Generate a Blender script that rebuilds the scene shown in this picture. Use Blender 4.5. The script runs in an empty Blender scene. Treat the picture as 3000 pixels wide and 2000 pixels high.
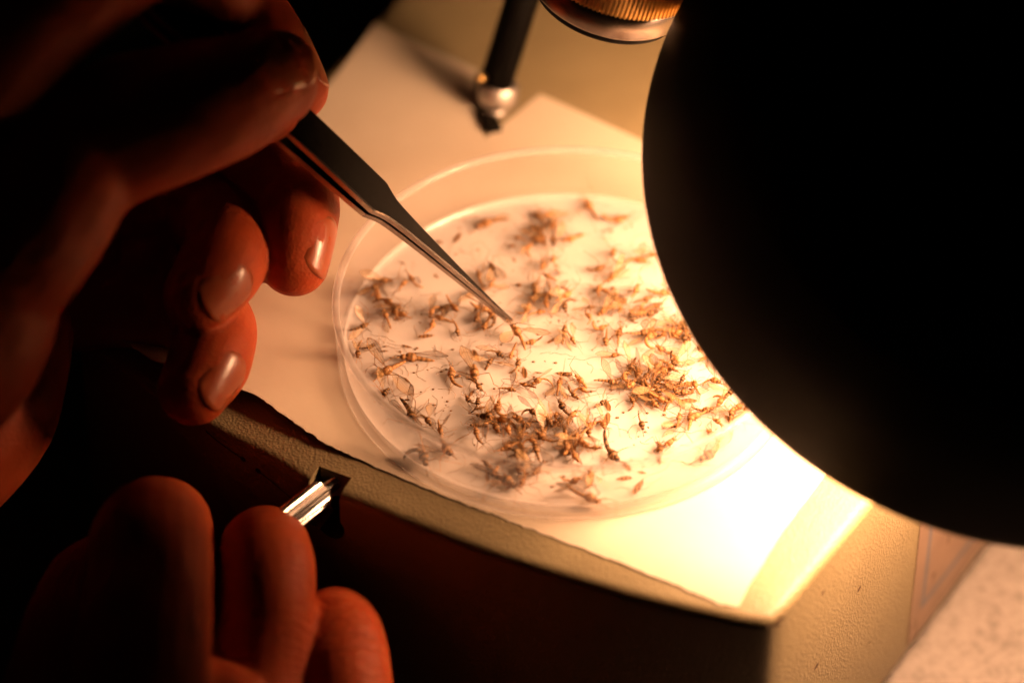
import bpy, bmesh, math, random
import numpy as np
from mathutils import Vector, Matrix
from mathutils.bvhtree import BVHTree
from mathutils.geometry import delaunay_2d_cdt

S = 0.001                                   # everything is written in millimetres, 1 unit = 1 m
scene = bpy.context.scene
COL = scene.collection
rng = random.Random(11)
V3 = lambda *a: np.array(a, float)

# ------------------------------------------------------------------ camera
ELEV = math.radians(43.87)                  # the camera looks down at the stage by this angle
D0 = 409.5                                  # mm from lens to the middle of the dish
FPX = 6250.0                                # focal length in pixels of a 3000 px wide frame (75 mm lens)
N_ = V3(0, -math.cos(ELEV), math.sin(ELEV))     # from the dish towards the camera
U_ = V3(0, math.sin(ELEV), math.cos(ELEV))
R_ = V3(1, 0, 0)
CAM = N_ * D0 - R_ * (164 / FPX * D0) + U_ * (22 / FPX * D0)

def P(px, py, t):
    """a point that lies t mm nearer to the camera than the middle of the dish"""
    d = D0 - t
    return CAM - N_ * d + R_ * ((px - 1500) / FPX * d) + U_ * ((1000 - py) / FPX * d)
def G(px, py, z):
    """a point at height z"""
    v = -N_ + R_ * ((px - 1500) / FPX) + U_ * ((1000 - py) / FPX)
    return CAM + v * ((z - CAM[2]) / v[2])

cam_d = bpy.data.cameras.new('camera'); cam = bpy.data.objects.new('camera', cam_d); COL.objects.link(cam)
cam_d.lens = 75; cam_d.sensor_width = 36; cam_d.clip_start = 0.01; cam_d.clip_end = 20
cam.matrix_world = Matrix(((R_[0], U_[0], N_[0], CAM[0]*S), (R_[1], U_[1], N_[1], CAM[1]*S), (R_[2], U_[2], N_[2], CAM[2]*S), (0, 0, 0, 1)))
cam_d.dof.use_dof = True; cam_d.dof.focus_distance = (D0 - 12) * S; cam_d.dof.aperture_fstop = 5.6
scene.camera = cam

# ------------------------------------------------------------------ world, light, exposure
w = bpy.data.worlds.new('World'); scene.world = w; w.use_nodes = True
w.node_tree.nodes['Background'].inputs['Color'].default_value = (1, .62, .4, 1)
w.node_tree.nodes['Background'].inputs['Strength'].default_value = 0.0015
BULB_STRENGTH = 134.0
BULB_COLOR = (1.0, .515, .265)
scene.view_settings.view_transform = 'Standard'; scene.view_settings.look = 'None'
scene.view_settings.exposure = 0.0; scene.view_settings.gamma = 1.0; scene.view_settings.use_curve_mapping = False
cy = scene.cycles
cy.use_denoising = True; cy.use_adaptive_sampling = True; cy.adaptive_threshold = .02; cy.max_bounces = 5; cy.diffuse_bounces = 3; cy.glossy_bounces = 2; cy.transmission_bounces = 3; cy.transparent_max_bounces = 14; cy.caustics_reflective = False; cy.caustics_refractive = False
cy.sample_clamp_indirect = 4

# ------------------------------------------------------------------ helpers
def tag(o, label=None, cat=None, group=None, kind=None):
    if label: o['label'] = label
    if cat: o['category'] = cat
    if group: o['group'] = group
    if kind: o['kind'] = kind
    return o
def empty(name, loc):
    o = bpy.data.objects.new(name, None); COL.objects.link(o); o.location = Vector(np.asarray(loc) * S); o.empty_display_size = .005
    return o
def make_mesh(name, verts, faces, smooth=True):
    m = bpy.data.meshes.new(name); m.from_pydata([tuple(v) for v in np.asarray(verts) * S], [], [tuple(f) for f in faces]); m.update()
    if smooth: m.polygons.foreach_set('use_smooth', [True] * len(m.polygons))
    return m
def obj(name, verts, faces, mat, parent=None, origin=None, smooth=True):
    """one mesh object; verts in world mm"""
    if parent is not None: origin = np.array(parent.matrix_basis.translation) / S if parent.parent is None else np.array(parent.parent.matrix_basis.translation)/S + np.array(parent.matrix_basis.translation)/S
    if origin is None: origin = V3(0, 0, 0)
    o = bpy.data.objects.new(name, make_mesh(name, np.asarray(verts) - origin, faces, smooth)); COL.objects.link(o)
    o.data.materials.append(mat)
    if parent is not None: o.parent = parent
    else: o.location = Vector(np.asarray(origin) * S)
    return o
def nrm(v): return v / (np.linalg.norm(v) + 1e-12)
def frame_of(axis):
    a = nrm(axis); h = V3(0, 0, 1) if abs(a[2]) < .9 else V3(1, 0, 0)
    x = nrm(np.cross(h, a)); return x, np.cross(a, x), a
def lathe(profile, c, axis, n=96, close=False):
    """profile: list of (r, h) along axis from c"""
    x, y, a = frame_of(axis); vs = []; fs = []
    for r, h in profile:
        for k in range(n):
            t = 2 * math.pi * k / n; vs.append(c + a * h + (x * math.cos(t) + y * math.sin(t)) * r)
    m = len(profile)
    for i in range(m if close else m - 1):
        j = (i + 1) % m
        for k in range(n): fs.append((i*n+k, i*n+(k+1) % n, j*n+(k+1) % n, j*n+k))
    return np.array(vs), fs
def capped(profile, c, axis, n=48):
    vs, fs = lathe(profile, c, axis, n); m = len(profile)
    fs.append(tuple(range(n))[::-1]); fs.append(tuple(range((m-1)*n, m*n))); return vs, fs
def box(c, ax, ay, az):
    vs = [c + ax*i + ay*j + az*k for k in (-1, 1) for j in (-1, 1) for i in (-1, 1)]
    return np.array(vs), [(0,2,3,1),(4,5,7,6),(0,1,5,4),(2,6,7,3),(0,4,6,2),(1,3,7,5)]
def catmull(pts, n=8, closed=False):
    pts = [np.asarray(p, float) for p in pts]; out = []; m = len(pts)
    for i in range(m if closed else m - 1):
        if closed: p0, p1, p2, p3 = pts[i-1], pts[i], pts[(i+1) % m], pts[(i+2) % m]
        else: p0, p1, p2, p3 = pts[max(i-1, 0)], pts[i], pts[i+1], pts[min(i+2, m-1)]
        for k in range(n):
            t = k / n
            out.append(.5*((2*p1) + (-p0+p2)*t + (2*p0-5*p1+4*p2-p3)*t*t + (-p0+3*p1-3*p2+p3)*t**3))
    if not closed: out.append(pts[-1])
    return np.array(out)
class Acc:
    def __init__(s): s.v = []; s.f = []
    def add(s, vs, fs):
        b = len(s.v); s.v.extend(np.asarray(vs)); s.f.extend([tuple(i + b for i in f) for f in fs])
def tube(pts, radii, n=6, cap=True, flat=1.0, up=None):
    """a tube along a polyline"""
    pts = np.asarray(pts, float); m = len(pts); vs = []; fs = []
    x = None
    for i in range(m):
        a = nrm(pts[min(i+1, m-1)] - pts[max(i-1, 0)])
        if up is not None: x = nrm(np.cross(up, a))
        elif x is None: x = frame_of(a)[0]
        else: x = nrm(x - a * np.dot(x, a))
        y = np.cross(a, x)
        for k in range(n):
            t = 2*math.pi*k/n; vs.append(pts[i] + (x*math.cos(t) + y*flat*math.sin(t)) * radii[i])
    for i in range(m - 1):
        for k in range(n): fs.append((i*n+k, i*n+(k+1) % n, (i+1)*n+(k+1) % n, (i+1)*n+k))
    if cap: fs.append(tuple(range(n))[::-1]); fs.append(tuple(range((m-1)*n, m*n)))
    return np.array(vs), fs

# ------------------------------------------------------------------ materials
def mat(name):
    m = bpy.data.materials.new(name); m.use_nodes = True; nt = m.node_tree; return m, nt, nt.nodes['Principled BSDF']
def node(nt, kind, **kw):
    n = nt.nodes.new(kind)
    for k, v in kw.items():
        if k in n.inputs: n.inputs[k].default_value = v
        else: setattr(n, k, v)
    return n
def coords(nt): return node(nt, 'ShaderNodeTexCoord').outputs['Object']
def noise(nt, scale, detail=3, rough=.5, vec=None):
    n = node(nt, 'ShaderNodeTexNoise', Scale=scale, Detail=detail, Roughness=rough); nt.links.new(vec or coords(nt), n.inputs['Vector']); return n
def ramp(nt, fac, stops):
    r = node(nt, 'ShaderNodeValToRGB'); e = r.color_ramp.elements
    while len(e) < len(stops): e.new(.5)
    for i, (p, c) in enumerate(stops): e[i].position = p; e[i].color = tuple(c) + (1,) if len(c) == 3 else c
    nt.links.new(fac, r.inputs['Fac']); return r.outputs['Color']
def bump(nt, b, height, strength, dist, normal=None):
    n = node(nt, 'ShaderNodeBump', Strength=strength, Distance=dist); nt.links.new(height, n.inputs['Height'])
    if normal is not None: nt.links.new(normal, n.inputs['Normal'])
    if b is not None: nt.links.new(n.outputs['Normal'], b.inputs['Normal'])
    return n.outputs['Normal']
def simple(name, col, rough=.5, metal=0., spec=.5, var=.12, vscale=300, bscale=None, bdist=.00004, bstr=.5):
    m, nt, b = mat(name)
    c = ramp(nt, noise(nt, vscale, 4).outputs['Fac'], [(.3, [x*(1-var) for x in col]), (.7, [min(1, x*(1+var)) for x in col])])
    nt.links.new(c, b.inputs['Base Color']); b.inputs['Roughness'].default_value = rough; b.inputs['Metallic'].default_value = metal
    b.inputs['Specular IOR Level'].default_value = spec
    if bscale: bump(nt, b, noise(nt, bscale, 3).outputs['Fac'], bstr, bdist)
    return m
# crinkled cream enamel of the stand
m_paint, nt, b = mat('cream_crinkle_enamel')
v = node(nt, 'ShaderNodeTexVoronoi', Scale=1700.); nt.links.new(coords(nt), v.inputs['Vector'])
nt.links.new(ramp(nt, noise(nt, 60, 5, .6).outputs['Fac'], [(.25, (.21, .168, .090)), (.5, (.24, .194, .106)), (.8, (.27, .22, .124))]), b.inputs['Base Color'])
b.inputs['Roughness'].default_value = .42
h = node(nt, 'ShaderNodeMath', operation='ADD'); nt.links.new(v.outputs['Distance'], h.inputs[0]); nt.links.new(noise(nt, 2600, 2).outputs['Fac'], h.inputs[1])
bump(nt, b, h.outputs[0], .6, .00016)
# paper
m_paper, nt, b = mat('white_paper')
nt.links.new(ramp(nt, noise(nt, 40, 6, .6).outputs['Fac'], [(.3, (.60, .51, .40)), (.7, (.66, .575, .465))]), b.inputs['Base Color'])
b.inputs['Roughness'].default_value = .8; b.inputs['Specular IOR Level'].default_value = .2
bump(nt, b, noise(nt, 900, 5).outputs['Fac'], .25, .00008)
m_torn = simple('torn_paper_fibres', (.55, .40, .28), .9, bscale=2500)
# clear moulded plastic
def clear_plastic(name, milk, gloss, tint, through=.5):
    m, nt, b = mat(name); nt.nodes.remove(b); out = nt.nodes['Material Output']
    tr = node(nt, 'ShaderNodeBsdfTransparent'); tr.inputs['Color'].default_value = tint + (1,)
    gl = node(nt, 'ShaderNodeBsdfGlossy', Roughness=.09); gl.inputs['Color'].default_value = (1, 1, 1, 1)
    df = node(nt, 'ShaderNodeBsdfDiffuse'); df.inputs['Color'].default_value = (.88, .84, .84, 1)
    tl = node(nt, 'ShaderNodeBsdfTranslucent'); tl.inputs['Color'].default_value = (.88, .84, .84, 1)
    a = node(nt, 'ShaderNodeMixShader', Fac=through); nt.links.new(df.outputs[0], a.inputs[1]); nt.links.new(tl.outputs[0], a.inputs[2])
    lw = node(nt, 'ShaderNodeLayerWeight', Blend=.28)
    mm = node(nt, 'ShaderNodeMath', operation='MULTIPLY_ADD'); mm.inputs[1].default_value = milk[1]; mm.inputs[2].default_value = milk[0]; nt.links.new(lw.outputs['Facing'], mm.inputs[0])
    c = node(nt, 'ShaderNodeMixShader'); nt.links.new(mm.outputs[0], c.inputs[0]); nt.links.new(tr.outputs[0], c.inputs[1]); nt.links.new(a.outputs[0], c.inputs[2])
    fw = node(nt, 'ShaderNodeLayerWeight', Blend=.5); fp = node(nt, 'ShaderNodeMath', operation='POWER'); fp.inputs[1].default_value = 4.; nt.links.new(fw.outputs['Facing'], fp.inputs[0])
    fr = node(nt, 'ShaderNodeMath', operation='MULTIPLY_ADD'); fr.inputs[1].default_value = gloss; fr.inputs[2].default_value = .025; nt.links.new(fp.outputs[0], fr.inputs[0])
    d = node(nt, 'ShaderNodeMixShader'); nt.links.new(fr.outputs[0], d.inputs[0]); nt.links.new(c.outputs[0], d.inputs[1]); nt.links.new(gl.outputs[0], d.inputs[2])
    nt.links.new(d.outputs[0], out.inputs['Surface'])
    bn = bump(nt, None, noise(nt, 120, 2).outputs['Fac'], .2, .0002); nt.links.new(bn, gl.inputs['Normal'])
    return m
m_dish = clear_plastic('clear_polystyrene_wall', (.02, .18), .45, (.985, .97, .955))
m_rim = clear_plastic('frosted_polystyrene_rim', (.26, .34), .40, (.985, .97, .955))
m_dishfloor = clear_plastic('clear_polystyrene_floor', (.33, .04), .22, (.985, .975, .965), .15)
m_black = simple('black_satin_enamel', (.0014, .0012, .001), .5, spec=.025, var=.2)
m_shade_in = simple('white_lamp_reflector', (.8, .78, .74), .5)
m_steel = simple('black_coated_steel', (.006, .005, .004), .5, spec=.05, var=.2, vscale=900)
m_steel_edge = simple('polished_steel_edge', (.42, .36, .32), .25, metal=1., var=.08, vscale=900)
m_satin = simple('satin_steel', (.42, .39, .37), .48, metal=1., var=.05)
m_chrome = simple('chrome', (.80, .78, .76), .16, metal=1., var=.03)
m_brass = simple('gold_anodised_brass', (.52, .34, .13), .30, metal=1., var=.1, vscale=800)
m_copper = simple('satin_bronze_ring', (.19, .165, .15), .27, metal=1., var=.1)
m_glass_lens = simple('dark_coated_glass', (.02, .02, .025), .05, spec=.8)
m_hole = simple('hole_painted_shade', (.03, .02, .014), .6)  # dark colour stands in for the shade inside the hole below the slot
m_rubber = simple('black_rubber', (.015, .013, .012), .8)
m_decal = simple('brown_printed_label', (.20, .135, .098), .55, var=.15, vscale=150)
m_decalblue = simple('grey_blue_print', (.115, .115, .14), .6)
m_decaldark = simple('dark_brown_print', (.10, .055, .03), .6)
m_ink = simple('black_ink', (.008, .006, .005), .6)
m_chip = simple('bare_iron_chip', (.07, .035, .018), .7, var=.4, vscale=1500, bscale=1500, bdist=.0003)
# speckled worktop
m_desk, nt, b = mat('speckled_worktop')
n1 = noise(nt, 260, 4, .7); n2 = noise(nt, 700, 2, .6)
mx = node(nt, 'ShaderNodeMath', operation='ADD'); nt.links.new(n1.outputs['Fac'], mx.inputs[0]); nt.links.new(n2.outputs['Fac'], mx.inputs[1])
mh = node(nt, 'ShaderNodeMath', operation='MULTIPLY'); mh.inputs[1].default_value = .5; nt.links.new(mx.outputs[0], mh.inputs[0])
nt.links.new(ramp(nt, mh.outputs[0], [(.38, (.058, .049, .045)), (.47, (.088, .077, .072)), (.54, (.104, .091, .085)), (.66, (.124, .109, .103))]), b.inputs['Base Color'])
b.inputs['Roughness'].default_value = .6
# skin: the creases follow two values kept on the mesh, distance along the finger and nearness to a joint
m_skin, nt, b = mat('skin')
nz = noise(nt, 90, 5, .6)
nt.links.new(ramp(nt, nz.outputs['Fac'], [(.3, (.28, .042, .0105)), (.55, (.355, .060, .016)), (.8, (.43, .086, .027))]), b.inputs['Base Color'])
b.inputs['Roughness'].default_value = .55; b.inputs['Specular IOR Level'].default_value = .16
b.inputs['Subsurface Weight'].default_value = .42; b.inputs['Subsurface Radius'].default_value = (1.0, .22, .07); b.inputs['Subsurface Scale'].default_value = .0028
at = node(nt, 'ShaderNodeAttribute', attribute_name='axial'); cr = node(nt, 'ShaderNodeAttribute', attribute_name='crease')
dn = noise(nt, 110, 3, .6); ma = node(nt, 'ShaderNodeMath', operation='MULTIPLY_ADD'); ma.inputs[1].default_value = 6.5
nt.links.new(dn.outputs['Fac'], ma.inputs[0]); nt.links.new(at.outputs['Fac'], ma.inputs[2])
fq = node(nt, 'ShaderNodeMath', operation='MULTIPLY'); fq.inputs[1].default_value = 1.7; nt.links.new(ma.outputs[0], fq.inputs[0])
sn = node(nt, 'ShaderNodeMath', operation='SINE'); nt.links.new(fq.outputs[0], sn.inputs[0])
ab = node(nt, 'ShaderNodeMath', operation='ABSOLUTE'); nt.links.new(sn.outputs[0], ab.inputs[0])
pw = node(nt, 'ShaderNodeMath', operation='POWER'); pw.inputs[1].default_value = .4; nt.links.new(ab.outputs[0], pw.inputs[0])
ms = node(nt, 'ShaderNodeMath', operation='MULTIPLY'); nt.links.new(pw.outputs[0], ms.inputs[0]); nt.links.new(cr.outputs['Fac'], ms.inputs[1])
nb = bump(nt, None, ms.outputs[0], .7, .0004)
vo = node(nt, 'ShaderNodeTexVoronoi', Scale=1500.); nt.links.new(coords(nt), vo.inputs['Vector'])
nb2 = bump(nt, None, vo.outputs['Distance'], .4, .00018, nb)
bump(nt, b, noise(nt, 350, 4).outputs['Fac'], .3, .0003, nb2)
m_nail, nt, b = mat('finger_nail')
nt.links.new(ramp(nt, noise(nt, 120, 3).outputs['Fac'], [(.3, (.28, .058, .018)), (.7, (.34, .082, .028))]), b.inputs['Base Color'])
b.inputs['Roughness'].default_value = .3; b.inputs['Subsurface Weight'].default_value = .5; b.inputs['Subsurface Radius'].default_value = (1., .4, .25); b.inputs['Subsurface Scale'].default_value = .0015
b.inputs['Coat Weight'].default_value = .08; b.inputs['Coat Roughness'].default_value = .12
bump(nt, b, noise(nt, 700, 3).outputs['Fac'], .12, .0002)
# insects
def insect_mat(name, lo, hi, trans):
    m, nt, b = mat(name)
    oi = node(nt, 'ShaderNodeObjectInfo'); nz = noise(nt, 1600, 4, .6)
    s = node(nt, 'ShaderNodeMath', operation='MULTIPLY_ADD'); s.inputs[1].default_value = .55; nt.links.new(oi.outputs['Random'], s.inputs[0])
    k = node(nt, 'ShaderNodeMath', operation='MULTIPLY'); k.inputs[1].default_value = .6; nt.links.new(nz.outputs['Fac'], k.inputs[0]); nt.links.new(k.outputs[0], s.inputs[2])
    wv = node(nt, 'ShaderNodeTexWave', Scale=420., Distortion=.6); nt.links.new(coords(nt), wv.inputs['Vector'])
    s2 = node(nt, 'ShaderNodeMath', operation='MULTIPLY_ADD'); s2.inputs[1].default_value = .38; nt.links.new(wv.outputs['Fac'], s2.inputs[0]); nt.links.new(s.outputs[0], s2.inputs[2])
    c = ramp(nt, s2.outputs[0], [(.35, lo), (.95, hi)])
    nt.links.new(c, b.inputs['Base Color']); b.inputs['Roughness'].default_value = .5
    tl = node(nt, 'ShaderNodeBsdfTranslucent'); nt.links.new(c, tl.inputs['Color'])
    mx = node(nt, 'ShaderNodeMixShader', Fac=trans); nt.links.new(b.outputs[0], mx.inputs[1]); nt.links.new(tl.outputs[0], mx.inputs[2])
    nt.links.new(mx.outputs[0], nt.nodes['Material Output'].inputs['Surface'])
    return m
m_insect = insect_mat('mosquito_brown_chitin', (.026, .013, .005), (.50, .26, .095), .5)
m_leg = insect_mat('mosquito_leg_chitin', (.08, .04, .016), (.40, .20, .08), .45)
m_wing, nt, b = mat('mosquito_wing_membrane')
wv = node(nt, 'ShaderNodeTexWave', Scale=900., Distortion=1.5, Detail=1.); wv.bands_direction = 'Y'; nt.links.new(coords(nt), wv.inputs['Vector'])
nt.links.new(ramp(nt, wv.outputs['Fac'], [(.0, (.14, .07, .025)), (.35, (.46, .29, .13))]), b.inputs['Base Color'])
b.inputs['Roughness'].default_value = .35
tr = node(nt, 'ShaderNodeBsdfTransparent'); mx = node(nt, 'ShaderNodeMixShader')
nt.links.new(ramp(nt, wv.outputs['Fac'], [(.0, (.72, .72, .72)), (.25, (.40, .40, .40))]), mx.inputs[0])
nt.links.new(tr.outputs[0], mx.inputs[1]); nt.links.new(b.outputs[0], mx.inputs[2]); nt.links.new(mx.outputs[0], nt.nodes['Material Output'].inputs['Surface'])
# lamp bulb
m_bulb, nt, b = mat('frosted_bulb_glow'); nt.nodes.remove(b)
em = node(nt, 'ShaderNodeEmission', Strength=BULB_STRENGTH); em.inputs['Color'].default_value = BULB_COLOR + (1,)
nt.links.new(em.outputs[0], nt.nodes['Material Output'].inputs['Surface'])

# ------------------------------------------------------------------ the worktop
DESK_Z = -68.0
vs = [(x, y, DESK_Z) for y in (-700, 1200) for x in (-1000, 1000)]
tag(obj('worktop', vs, [(0, 1, 3, 2)], m_desk, smooth=False), kind='structure')

# ------------------------------------------------------------------ microscope stand: a cream block with a bowed front
front_px = [(230, 985), (350, 1085), (440, 1152), (600, 1261), (778, 1352), (912, 1436), (1046, 1488), (1225, 1560), (1403, 1627), (1600, 1690), (1868, 1768), (2100, 1822)]
front = [G(x, y, -1.6)[:2] for x, y in front_px]
corner = [G(x, y, -1.6)[:2] for x, y in [(2190, 1838), (2250, 1836), (2290, 1808)]]
r0, r1 = G(2330, 1764, -1.6)[:2], G(2564, 1476, -1.6)[:2]
rd = nrm(r1 - r0)
l0, l1 = G(1000, 170, -1)[:2], G(1160, 0, -1)[:2]
ld = nrm(l1 - l0)
left_far = l0 + ld * 175; right_far = r0 + rd * 330
left_pts = [left_far, l1, l0, l0 - ld * 60]
ring = list(catmull(front + corner + [r0], 6)) + [r0 + rd * k for k in (15, 40, 90, 160, 240)] + [right_far] + left_pts
# drop points of the left edge that fall beyond the first point of the front
ring = np.array(ring)
def offset_ring(ring, d):
    out = []; n = len(ring)
    for i in range(n):
        a, bb, c = ring[i-1], ring[i], ring[(i+1) % n]
        e1, e2 = nrm(bb - a), nrm(c - bb); n1, n2 = V3(-e1[1], e1[0]), V3(-e2[1], e2[0])
        m = nrm(n1 + n2); k = d / max(.5, np.dot(m, n1)); out.append(bb + m * k)
    return np.array(out)
prof = [(2.2, 0), (1.6, -.07), (1.1, -.25), (.65, -.58), (.3, -1.0), (.07, -1.6), (0, -2.4), (-.6, -14), (-3.6, -62), (-3.3, -64.6), (-2.2, -65.6)]
vs = []; fs = []; n = len(ring)
for d, z in prof: vs += [(p[0], p[1], z) for p in offset_ring(ring, d)]
for i in range(len(prof) - 1):
    for k in range(n): fs.append((i*n+k, (i+1)*n+k, (i+1)*n+(k+1) % n, i*n+(k+1) % n))
fs.append(tuple(range(n))); fs.append(tuple(range((len(prof)-1)*n, len(prof)*n))[::-1])
stand = empty('microscope_stand', V3(0, 40, DESK_Z))
tag(stand, 'cream crinkle painted microscope stand with bowed front under the paper and dish', 'microscope')
body = obj('body', vs, fs, m_paint, stand)
# slot in the front lip
na, nb_ = G(935, 1377, -1), G(1030, 1411, -1)
along = nrm(nb_ - na); inward = V3(-along[1], along[0], 0)
half = np.linalg.norm(nb_ - na) / 2
cv, cf = box((na + nb_) / 2 - inward * 9.9 + V3(0, 0, -3.0), along * half, inward * 10, V3(0, 0, 6.8))
cut = obj('slot_cutter', cv, cf, m_paint, smooth=False)
cut2v, cut2f = capped([(2.9, -12), (2.9, 12)], (na + nb_) / 2 + V3(0, 0, -8.0) + along * 1.2, inward, 24)
cut2 = obj('hole_cutter', cut2v, cut2f, m_hole)
bpy.context.view_layer.update()
for c in (cut, cut2):
    md = body.modifiers.new('slot', 'BOOLEAN'); md.object = c; md.operation = 'DIFFERENCE'; md.solver = 'EXACT'; md.material_mode = 'TRANSFER'
dg = bpy.context.evaluated_depsgraph_get()
nm = bpy.data.meshes.new_from_object(body.evaluated_get(dg)); body.modifiers.clear(); body.data = nm
for c in (cut, cut2): bpy.data.objects.remove(c)
for p in nm.polygons: p.use_smooth = True
nm.set_sharp_from_angle(angle=math.radians(42))
dg = bpy.context.evaluated_depsgraph_get(); dg.update()
def bvh_of(o):
    bm = bmesh.new(); bm.from_mesh(o.data)
    loc = Vector((0, 0, 0)); q = o
    while q is not None: loc += q.matrix_basis.translation; q = q.parent
    bmesh.ops.translate(bm, verts=bm.verts, vec=loc); t = BVHTree.FromBMesh(bm); bm.free(); return t
stand_bvh = bvh_of(body)
def on(bvh, px, py, lift=.06):
    """the point of a surface seen at a pixel, lifted a little along its normal"""
    d = -N_ + R_ * ((px - 1500) / FPX) + U_ * ((1000 - py) / FPX)
    hit, no, _, _ = bvh.ray_cast(Vector(CAM * S), Vector(nrm(d)))
    if hit is None: return None, None
    return np.array(hit) / S + np.array(no) * lift, np.array(no)
# rubber foot strip that lifts the stand off the worktop
fo = offset_ring(ring, .6); vs = [(p[0], p[1], z) for z in (-65.59, DESK_Z + .02) for p in fo]
fs = [(k, n+k, n+(k+1) % n, (k+1) % n) for k in range(n)] + [tuple(range(n)), tuple(range(n, 2*n))[::-1]]
obj('rubber_foot', vs, fs, m_rubber, stand, smooth=False)
# rectangular printed label low on the lit side
sn_ = V3(rd[1], -rd[0], 0); rd3 = V3(rd[0], rd[1], 0)
def side(s, z, lift): return V3(r0[0], r0[1], 0) + rd3 * s + V3(0, 0, z) + sn_ * (lift + .6 - (z + 14) * 3.0 / 48)
pL, _ = on(stand_bvh, 2672, 1740)
sL = np.dot(pL - V3(r0[0], r0[1], 0), rd3)
def patch(name, s0, s1, z0, z1, lift, m, par): 
    q = [side(s0, z0, lift), side(s1, z0, lift), side(s1, z1, lift), side(s0, z1, lift)]
    q += [p - sn_ * .05 for p in q]
    return obj(name, q, [(0, 1, 2, 3), (7, 6, 5, 4), (0, 4, 5, 1), (1, 5, 6, 2), (2, 6, 7, 3), (3, 7, 4, 0)], m, par, smooth=False)
lab = patch('side_label', sL, sL + 62, -61.5, -16, .16, m_decal, stand)
a = Acc()
for s0, s1, z0, z1 in ((4.5, 5.9, -54.5, -20), (5.91, 57, -54.5, -52.8), (57.01, 58.4, -54.5, -20), (5.91, 57, -21.7, -20)):
    q = [side(sL + s, z, .22) for s, z in ((s0, z0), (s1, z0), (s1, z1), (s0, z1))]; a.add(q, [(0, 1, 2, 3)])
o = obj('label_frame', a.v, a.f, m_decalblue, None, smooth=False); o.parent = lab; o.location = -stand.matrix_basis.translation
a = Acc()
for s0, s1, z0, z1 in ((2.6, 3.4, -59.5, -56), (8.5, 9.8, -49.5, -47.4), (14, 15, -44, -41)):
    q = [side(sL + s, z, .22) for s, z in ((s0, z0), (s1, z0 + .6), (s1, z1), (s0, z1))]; a.add(q, [(0, 1, 2, 3)])
o = obj('label_mark', a.v, a.f, m_decaldark, None, smooth=False); o.parent = lab; o.location = -stand.matrix_basis.translation
# thin printed lines with dot ends on the front
def printed_line(pxs, wd, dot=None):
    a = Acc(); pts = []
    for x, y in catmull([V3(x, y) for x, y in pxs], 6):
        p, no = on(stand_bvh, x, y, .08)
        if p is not None: pts.append((p, no))
    for i in range(len(pts) - 1):
        (p, no), (q, n2) = pts[i], pts[i+1]; s = nrm(np.cross(q - p, no)) * wd
        a.add([p - s, p + s, q + s, q - s], [(0, 1, 2, 3)])
    if dot:
        p, no = on(stand_bvh, *dot, .10); x, y, z = frame_of(no)
        k = 14; a.add([p + (x*math.cos(2*math.pi*i/k) + y*math.sin(2*math.pi*i/k)) * .62 for i in range(k)], [tuple(range(k))])
    return obj('printed_line', a.v, a.f, m_ink, stand, smooth=False)
printed_line([(604, 1262), (650, 1300), (690, 1328), (713, 1344)], .16, (713, 1344))
printed_line([(757, 1378), (800, 1412), (840, 1446), (880, 1480)], .16, (757, 1378))
# chipped paint on the corner and dark flecks on the lit side
a = Acc()
for (x, y, w_, h_, an) in [(2262, 1829, 26, 5, -.1), (2284, 1812, 14, 6, -.6), (2225, 1836, 20, 3, .05)]:
    k = 12; ring_ = []
    for i in range(k):
        t = 2*math.pi*i/k; q = 1 + rng.uniform(-.35, .25); dx, dy = math.cos(t)*w_*q, math.sin(t)*h_*q
        p, no = on(stand_bvh, x + dx*math.cos(an) - dy*math.sin(an), y + dx*math.sin(an) + dy*math.cos(an), .07)
        if p is not None: ring_.append(p)
    if len(ring_) > 3: a.add(ring_, [tuple(range(len(ring_)))])
obj('paint_chip', a.v, a.f, m_chip, stand, smooth=False)
a = Acc()
for (x, y, L, an) in [(2410, 1735, 11, -1.2), (2516, 1724, 12, -1.1), (2391, 1950, 13, -1.1), (2546, 1880, 7, -.5), (1690, 1862, 8, .8)]:
    c_, s_ = math.cos(an)*L, math.sin(an)*L; ring_ = []
    for du, dv in ((-1, 0), (-.3, .22), (.6, .2), (1, 0), (.4, -.2), (-.5, -.2)):
        p, no = on(stand_bvh, x + c_*du - s_*dv, y + s_*du + c_*dv, .07)
        if p is not None: ring_.append(p)
    if len(ring_) > 3: a.add(ring_, [tuple(range(len(ring_)))])
tag(obj('dark_flecks', a.v, a.f, m_chip, stand, smooth=False), kind='stuff')

# ------------------------------------------------------------------ paper sheet: torn along the front, notched round the clip post
Z_P = .16
def jag(pts, amp, step):
    out = []
    for i in range(len(pts) - 1):
        p, q = pts[i], pts[i+1]; L = np.linalg.norm(q - p); k = max(1, int(L / step)); nn = nrm(V3(-(q-p)[1], (q-p)[0]))
        for j in range(k): out.append(p + (q - p) * j / k + nn * (rng.gauss(0, amp) if j else 0))
    return out
gp = lambda l, z=Z_P: [G(x, y, z)[:2] for x, y in l]
edge_front = jag(gp([(150, 940), (372, 1040), (450, 1092), (560, 1120), (668, 1158), (760, 1190), (850, 1247), (960, 1312), (1080, 1358), (1180, 1402), (1300, 1452), (1450, 1508), (1600, 1566), (1800, 1642), (2000, 1722), (2100, 1766), (2163, 1778)]), .10, .7)
edge_right = jag(gp([(2163, 1778), (2200, 1706), (2290, 1562), (2390, 1430), (2450, 1345), (2600, 1110), (2700, 960)]), .05, 1.2)
edge_back = jag(gp([(2700, 960), (2480, 690), (1880, 415), (1582, 276), (1420, 408), (1392, 300), (1398, 205), (1100, 75), (905, 325), (500, 730), (150, 940)]), .03, 2.5)
poly = edge_front + edge_right + edge_back
fedge = np.array(edge_front)
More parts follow.
